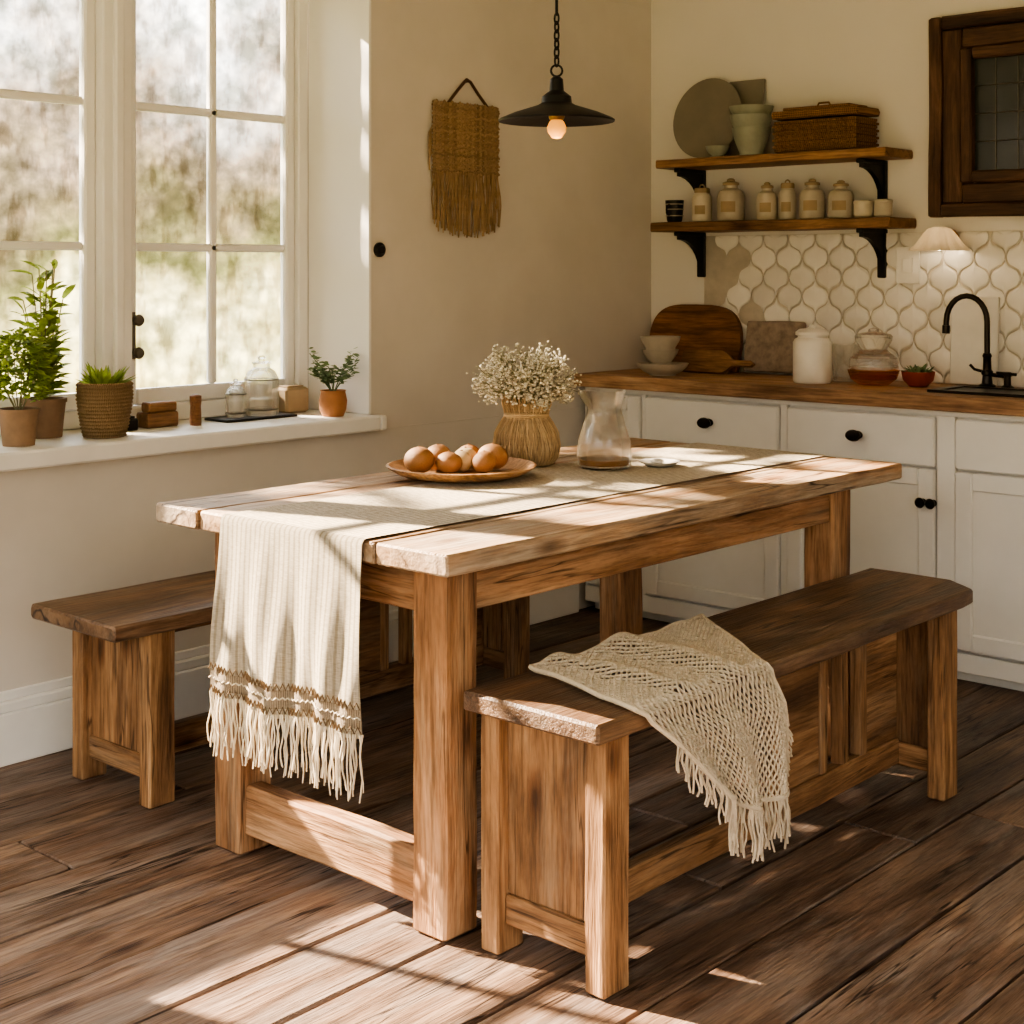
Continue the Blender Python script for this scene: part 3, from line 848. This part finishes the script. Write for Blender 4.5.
b = MB(); bowl(b, (4.705, 3.045, ZU), .072, .10, foot=.6); bowl(b, (4.705, 3.045, ZU+.062), .080, .085, foot=.7); bowl(b, (4.705, 3.045, ZU+.12), .082, .06, foot=.8); b.obj('sage_bowl_stack', [M_sage])
b = MB(); bowl(b, (4.69, 3.185, ZU), .045, .04); b.obj('sage_small_bowl', [M_sage])
b = MB()
bx0, bx1, by0, by1 = 4.68, 4.83, 2.60, 2.93
b.box((bx0, by0, ZU), (bx1, by1, ZU+.115), 'y', 0, .006)
for r in range(9):
    z = ZU+.008+r*.0125
    pts = []
    for (p, q, n_) in (((bx0, by0), (bx0, by1), 34), ((bx0, by1), (bx1, by1), 14), ((bx1, by1), (bx1, by0), 34), ((bx1, by0), (bx0, by0), 14)):
        for i in range(n_):
            t = i/n_; k = len(pts)
            nx, ny = (q[1]-p[1], p[0]-q[0]); L = math.hypot(nx, ny)
            o = .004*(1 if (k+r) % 2 else -1)-.001
            pts.append((p[0]+(q[0]-p[0])*t-nx/L*o, p[1]+(q[1]-p[1])*t-ny/L*o, z))
    b.tube(pts, .0062, 0, 5, closed=True)
b.box((bx0-.01, by0-.012, ZU+.121), (bx1+.008, by1+.012, ZU+.15), 'y', 0, .008, jit=.002)
b.box((bx0+.005, by0+.03, ZU+.15), (bx1-.01, by1-.03, ZU+.162), 'y', 0, .006, jit=.002)
b.tube([(4.755, 2.74, ZU+.162), (4.755, 2.75, ZU+.178), (4.755, 2.79, ZU+.178), (4.755, 2.80, ZU+.162)], .004, 0, 6)
b.obj('wicker_basket', [M_basket])
ZL = 1.477
def jar(b, c, r, h, style):
    if style == 0:
        b.lathe([(0, 0), (r*.92, 0), (r, h*.05), (r, h*.58), (r*.85, h*.70), (r*.5, h*.77), (r*.5, h*.83), (r*.6, h*.84), (r*.6, h*.90), (r*.3, h*.93), (r*.3, h*.97), (r*.15, h), (0, h)], c, [0]*6+[1]*6, 28)
    elif style == 1:
        b.lathe([(0, 0), (r*.92, 0), (r, h*.05), (r, h*.68), (r*.8, h*.78), (r*.72, h*.8), (r*.78, h*.81), (r*.78, h*.92), (r*.7, h*.95), (0, h*.95)], c, [0]*6+[1]*3, 28)
        b.tube([Vector(c)+Vector((0, r*.3*math.cos(t), h*.96+r*.3*math.sin(t))) for t in (0, .5, 1, 1.57, 2.1, 2.6, 3.14)], .003, 1, 5)
    else:
        b.lathe([(0, 0), (r*.85, 0), (r, h*.1), (r, h*.78), (r*1.06, h*.8), (r*1.06, h*.95), (r*.9, h), (0, h)], c, 0, 24)
    if style < 2:
        th0 = math.radians(180+20)
        n_ = 8; vs = []
        for i in range(n_+1):
            a = th0-.55+1.1*i/n_
            for zz in (.2, .45): vs.append(Vector(c)+Vector(((r+.0012)*math.cos(a), (r+.0012)*math.sin(a), h*zz)))
        b.add(vs, [(2*i, 2*i+1, 2*i+3, 2*i+2) for i in range(n_)], 1)
for yy, r, h, st in ((3.286, .038, .135, 1), (3.155, .052, .16, 0), (2.996, .039, .14, 0), (2.909, .032, .14, 1), (2.806, .046, .145, 0), (2.69, .046, .135, 0), (2.60, .035, .06, 2), (2.524, .031, .062, 2)):
    b = MB(); jar(b, (4.735, yy, ZL), r, h, st); b.obj('ceramic_jar', [M_cream, M_tanlid])
b = MB(); c = Vector((4.735, 3.415, ZL))
b.lathe([(0, 0), (.026, 0), (.03, .01), (.033, .04), (.036, .085), (.033, .085), (.028, .04), (.02, .012), (0, .01)], c, 0, 24)
for zz in (.025, .05, .07): b.tube([c+Vector((.0345*math.cos(t), .0345*math.sin(t), zz)) for t in [2*math.pi*i/24 for i in range(24)]], .0022, 1, 5, closed=True)
b.tube([c+Vector((-.03, -.0-.0, .07)), c+Vector((-.052, 0, .06)), c+Vector((-.052, 0, .035)), c+Vector((-.03, 0, .025))], .004, 0, 6)
b.obj('coffee_mug', [M_iron, M_cream])

# ------------------------------------------------------------------ framed dark leaded panel
b = MB()
fy1, fy0, fz0, fz1 = 2.395, 1.45, 1.475, 2.165
xw = XB-.001
for w0, w1, dep in ((0, .045, .05), (.045, .115, .034), (.115, .155, .046)):
    b.box((xw-dep, fy0+w0, fz0+w0), (xw, fy0+w1, fz1-w0), 'z', 0, .006, jit=.003, seg=.05)
    b.box((xw-dep, fy1-w1, fz0+w0), (xw, fy1-w0, fz1-w0), 'z', 0, .006, jit=.003, seg=.05)
    b.box((xw-dep, fy0+w1, fz0+w0), (xw, fy1-w1, fz0+w1), 'y', 0, .006, jit=.003, seg=.05)
    b.box((xw-dep, fy0+w1, fz1-w1), (xw, fy1-w1, fz1-w0), 'y', 0, .006, jit=.003, seg=.05)
b.box((xw-.012, fy0+.15, fz0+.15), (xw, fy1-.15, fz1-.15), 'y', 1, .001)
y = fy1-.155-.075
while y > fy0+.17:
    b.tube([(xw-.014, y, fz0+.155), (xw-.014, y, fz1-.155)], .0025, 2, 6); y -= .078
for zz in (fz0+.255, fz0+.35, fz0+.445):
    b.tube([(xw-.014, fy0+.155, zz), (xw-.014, fy1-.155, zz)], .0025, 2, 6)
b.obj('leaded_glass_frame', [M_dkwood, M_dark, M_nickel])

b = MB(); xs = XB-.0145
b.box((xs-.007, 2.44, 1.245), (xs, 2.53, 1.375), 'z', 0, .003); b.box((xs-.011, 2.465, 1.285), (xs-.007, 2.505, 1.335), 'z', 0, .002); b.obj('wall_socket', [M_whitec])
b = MB()
Mr = Matrix.Rotation(math.radians(-90), 4, 'Y')
b.lathe([(0, 0), (.035, 0), (.035, .01), (.012, .018), (.012, .03), (0, .03)], (XB-.015, 2.33, 1.40), 1, 20, Mr)
b.lathe([(.018, .055), (.04, .048), (.058, .025), (.075, -.005), (.094, -.025), (.092, -.026), (.072, -.006), (.054, .024), (.036, .044), (.018, .05)], (4.765, 2.33, 1.385), 0, 90, fn=lambda th, z: 1+(.10*math.sin(th*9)+.05*math.sin(th*23))*max(0, (.05-z)/.085))
b.ball((4.765, 2.33, 1.385), (.02, .02, .026), 2, 14, 10)
b.tube([(XB-.04, 2.33, 1.40), (4.79, 2.33, 1.43), (4.765, 2.33, 1.435)], .006, 1, 8)
b.obj('wall_lamp', [M_lampsh, M_brass, emis('wall_bulb', (1, .8, .55, 1), (1, .8, .55, 1), 14)])

# ------------------------------------------------------------------ counter things
ZC = .9018
b = MB()
pts = []
wB, hB = .43, .255
for i in range(25):
    a = math.pi*i/24
    pts.append((wB/2*math.copysign(abs(math.cos(a))**.55, math.cos(a)), .09+(hB-.09)*math.sin(a)**.75))
pts += [(-wB/2+.01, .0), (wB/2-.01, 0)]
Mx = Matrix.Translation((4.80, 3.375, ZC+.002)) @ Matrix.Rotation(math.radians(8), 4, 'Y') @ Matrix.Rotation(math.radians(90), 4, 'Z')
b.poly(pts, -.01, .012, Mx, 0)
b.obj('arched_bread_board', [M_board])
b = MB()
pts = [(-.16, 0), (-.16, .075), (-.15, .085), (.02, .085), (.05, .07), (.07, .052), (.15, .052), (.162, .042), (.15, .03), (.07, .03), (.05, .012), (.03, 0)]
Mx = Matrix.Translation((4.70, 3.20, ZC+.003)) @ Matrix.Rotation(math.radians(18), 4, 'Y') @ Matrix.Rotation(math.radians(-90), 4, 'Z')
b.poly(pts, -.009, .009, Mx, 0); b.obj('paddle_cutting_board', [M_shelf])
b = MB()
b.box((-.01, -.125, 0), (.012, .125, .195), 'y', 0, .006, jit=.006, seg=.03, M=Matrix.Translation((4.80, 3.015, ZC+.006)) @ Matrix.Rotation(math.radians(9), 4, 'Y')); b.obj('stone_slab', [M_stone])
b = MB(); c = (4.50, 3.30, ZC)
bowl(b, c, .097, .045, 0, .5); b.obj('shallow_bowl', [M_cream])
b = MB(); bowl(b, (4.50, 3.31, ZC+.046), .068, .05, foot=.6); bowl(b, (4.50, 3.31, ZC+.082), .075, .062, foot=.7); b.obj('stacked_bowls', [M_cream])
b = MB(); c = (4.565, 2.705, ZC)
b.lathe([(0, 0), (.062, 0), (.067, .008), (.067, .14), (.060, .152), (.050, .157), (.050, .163), (.058, .165), (.058, .176), (.045, .186), (.012, .19), (.012, .198), (.006, .203), (0, .203)], c, 0, 36); b.obj('white_canister', [M_whitec])
b = MB(); c = (4.63, 2.505, ZC)
b.lathe([(0, 0), (.05, 0), (.078, .02), (.088, .05), (.085, .05), (.074, .022), (.048, .005), (0, .005)], c, 1, 36)
b.lathe([(0, .051), (.06, .051), (.084, .056), (.08, .09), (.05, .115), (.045, .12), (.048, .125), (.062, .15), (.064, .165), (.058, .172), (.02, .18), (.016, .19), (0, .195), ], c, 0, 36)
b.obj('glass_serving_bowls', [M_glass, M_amberglass])
b = MB(); b.lathe([(0, 0), (.035, 0), (.04, .05), (.055, .10), (.058, .13), (.055, .13), (.051, .10), (.036, .05), (.031, .006), (0, .006)], (4.70, 2.66, ZC), 0, 30); b.obj('glass_tumbler', [M_glass])
b = MB(); c = (4.66, 2.355, ZC)
b.lathe([(0, 0), (.03, 0), (.05, .02), (.056, .05), (.052, .05), (.046, .035), (0, .034)], c, [0]*5+[1], 28)
for k in range(60):
    th = U(0, 6.28); rr = U(0, .03); b.leaf(Vector(c)+Vector((rr*math.cos(th), rr*math.sin(th), .035)), (math.cos(th), math.sin(th), U(.4, 2)), U(.03, .06), .014, 2, .2)
b.obj('potted_succulent', [plain('red_clay', S('8a3a28'), .5), M_soil, M_leafd], recalc=False)
b = MB(); b.box((-.006, -.085, 0), (.006, .085, .30), 'z', 0, .003, M=Matrix.Translation((4.825, 2.235, ZC+.001)) @ Matrix.Rotation(math.radians(3), 4, 'Y')); b.obj('marble_board', [M_marble])
b = MB()
b.box((4.50, 1.15, ZC-.0007), (4.68, 2.20, ZC+.003), 'y', 0, .001)
b.box((4.47, 1.12, ZC-.0007), (4.50, 2.23, ZC+.008), 'y', 1, .003); b.box((4.68, 1.12, ZC-.0007), (4.70, 2.23, ZC+.008), 'y', 1, .003)
b.box((4.50, 2.20, ZC-.0007), (4.68, 2.23, ZC+.008), 'x', 1, .003)
b.obj('kitchen_sink', [plain('sink_dark', S('15130f'), .4), M_bronze])
b = MB(); f = Vector((4.755, 2.155, ZC))
b.lathe([(0, 0), (.028, 0), (.028, .008), (.018, .014), (.015, .04), (.019, .045), (.019, .055), (.014, .06), (.013, .10), (.016, .105), (.012, .115), (0, .115)], f, 0, 24)
pts = [f+Vector((0, 0, .10)), f+Vector((0, 0, .22))]
for i in range(1, 13):
    a = math.pi*i/12
    pts.append(f+Vector((-.03*(1-math.cos(a))*.5, .065*(1-math.cos(a)), .22+.085*math.sin(a))))
pts.append(f+Vector((-.03, .132, .19)))
b.tube(pts, .0095, 0, 12)
b.tube([f+Vector((-.03, .131, .205)), f+Vector((-.03, .132, .178))], .013, 0, 14)
g_ = f+Vector((0, -.07, 0))
b.lathe([(0, 0), (.022, 0), (.022, .006), (.012, .012), (.011, .04), (.015, .045), (.012, .055), (0, .056)], g_, 0, 20)
b.tube([g_+Vector((0, -.03, .048)), g_+Vector((0, 0, .05)), g_+Vector((-.02, .03, .052))], .005, 0, 8)
b.tube([f+Vector((0, 0, .045)), f+Vector((0, -.07, .04))], .007, 0, 8)
b.tube([f+Vector((0, 0, .05)), f+Vector((-.01, .04, .06)), f+Vector((-.012, .055, .075))], .005, 0, 8)
b.obj('bridge_faucet', [M_bronze])

# ------------------------------------------------------------------ added tree, out of view, leaves placed to block and dapple the sun
b = MB()
b.tube([(1.55, 8.2, -.1), (1.5, 8.15, 1.4), (1.4, 8.1, 2.6), (1.45, 8.0, 3.8), (1.4, 8.0, 5.0)], lambda t: .16*(1-.75*t), 0, 12)
for k in range(14):
    z0 = U(2.9, 4.2); x1_ = U(.7, 3.3); z1_ = z0+U(.2, .8)
    b.tube([(1.42, 8.05, z0), ((1.42+x1_)/2, 8+U(-.2, .2), (z0+z1_)/2+.1), (x1_, 8+U(-.5, .5), z1_)], lambda t: .03*(1-.8*t), 0, 6)
for k in range(2600):
    x = U(.68, 3.6); z = U(3.35, 5.1)
    dens = 1 if z < 4.10+.10*noise.noise(Vector((x*2, 0, 5))) else max(0, .12+.8*noise.noise(Vector((x*2.4, z*2.4, 2))))
    if R() > dens: continue
    b.leaf((x, 8+U(-.4, .4), z), (U(-1, 1), U(-1, 1), U(-1, .3)), U(.12, .19), U(.07, .12), 1, .2)
for k in range(600):
    x = U(-2.6, -.42); z = U(3.3, 4.9)
    b.leaf((x, 8+U(-.4, .4), z), (U(-1, 1), U(-1, 1), U(-1, .3)), U(.12, .19), U(.07, .12), 1, .2)
b.tube([(1.42, 8.05, 4.6), (-.2, 8.1, 4.95), (-1.2, 8.0, 4.4), (-2.4, 8.0, 4.1)], lambda t: .035*(1-.7*t), 0, 6)
b.obj('added_shade_tree', [M_dkwood, M_leafd], recalc=False)

# ------------------------------------------------------------------ lights
w = bpy.data.worlds.new('World'); bpy.context.scene.world = w; w.use_nodes = True
nt = w.node_tree; bg = nt.nodes['Background']
tc = N(nt, 'ShaderNodeTexCoord'); sp = N(nt, 'ShaderNodeSeparateXYZ'); nt.links.new(tc.outputs['Generated'], sp.inputs[0])
G = tc.outputs['Generated']
n1 = noisen(nt, G, 14, 4, .55)
ma = N(nt, 'ShaderNodeMath', operation='MULTIPLY_ADD'); nt.links.new(n1, ma.inputs[0]); ma.inputs[1].default_value = .24; nt.links.new(sp.outputs['Z'], ma.inputs[2])
mr = N(nt, 'ShaderNodeMapRange'); mr.inputs['From Min'].default_value = -.22; mr.inputs['From Max'].default_value = .38
nt.links.new(ma.outputs[0], mr.inputs['Value'])
col = ramp(nt, mr.outputs['Result'], [(.0, S('8f8a52')), (.38, S('dfcd86')), (.49, S('f3e5ae')), (.53, S('b9ab76')), (.565, S('6b6840')), (.64, S('7a6c50')), (.73, S('968470')), (.80, S('d2c8be')), (.86, S('fffdfa'))])
n2 = noisen(nt, G, 42, 4, .6)
col = mul(nt, col, ramp(nt, n2, [(.36, (.38, .39, .33, 1)), (.5, (.95, .94, .9, 1)), (.66, (1.8, 1.74, 1.64, 1))]), .85)
vo = N(nt, 'ShaderNodeTexVoronoi', feature='F1'); vo.inputs['Scale'].default_value = 110; nt.links.new(G, vo.inputs['Vector'])
col = mul(nt, col, ramp(nt, vo.outputs['Distance'], [(.15, (1.5, 1.45, 1.35, 1)), (.45, (.95, .95, .93, 1)), (.75, (.7, .7, .66, 1))]), .6)
mp = N(nt, 'ShaderNodeMapping'); mp.inputs['Scale'].default_value = (1, 1, .3); nt.links.new(G, mp.inputs[0])
n3 = noisen(nt, mp.outputs[0], 110, 3, .6)
col = mul(nt, col, ramp(nt, n3, [(.38, (.45, .4, .35, 1)), (.5, (1, 1, 1, 1)), (.65, (1.2, 1.2, 1.15, 1))]), .65)
st = N(nt, 'ShaderNodeMapRange'); st.inputs['From Min'].default_value = .2; st.inputs['From Max'].default_value = .45
st.inputs['To Min'].default_value = 2.8; st.inputs['To Max'].default_value = 5.4
cool = N(nt, 'ShaderNodeMapRange'); cool.inputs['From Min'].default_value = .2; cool.inputs['From Max'].default_value = .5; nt.links.new(sp.outputs['Z'], cool.inputs['Value'])
col = mul(nt, col, (.95, .955, .98, 1), cool.outputs['Result'], 'MIX')
nt.links.new(sp.outputs['Z'], st.inputs['Value']); nt.links.new(col, bg.inputs['Color']); nt.links.new(st.outputs['Result'], bg.inputs['Strength'])
w.cycles.sampling_method = 'MANUAL'; w.cycles.sample_map_resolution = 512

sl = bpy.data.lights.new('sun', 'SUN'); sl.energy = 36; sl.color = (1, .80, .58); sl.angle = math.radians(.7)
so = bpy.data.objects.new('sun', sl); bpy.context.scene.collection.objects.link(so)
el = math.atan(.60)
so.rotation_euler = Vector((.27*math.cos(el), -.963*math.cos(el), -math.sin(el))).to_track_quat('-Z', 'Y').to_euler()
so.location = (0, 6, 4)
pl = bpy.data.lights.new('pendant_light', 'POINT'); pl.energy = 1; pl.color = (1, .65, .35); pl.shadow_soft_size = .03
po = bpy.data.objects.new('pendant_light', pl); bpy.context.scene.collection.objects.link(po); po.location = (lc.x, lc.y, zl-.09)
po.parent = root

# ------------------------------------------------------------------ camera
cam = bpy.data.cameras.new('camera'); cam.sensor_width = 36; cam.lens = 52.6; cam.shift_y = -.2383; cam.clip_start = .05
co = bpy.data.objects.new('camera', cam); bpy.context.scene.collection.objects.link(co)
co.location = (0, 0, 1.3); co.rotation_euler = (math.radians(90), 0, math.radians(-48))
bpy.context.scene.camera = co
vs_ = bpy.context.scene.view_settings
try:
    vs_.view_transform = 'AgX'; vs_.look = 'AgX - Medium High Contrast'
except Exception as e: print(e)
vs_.exposure = 0.75
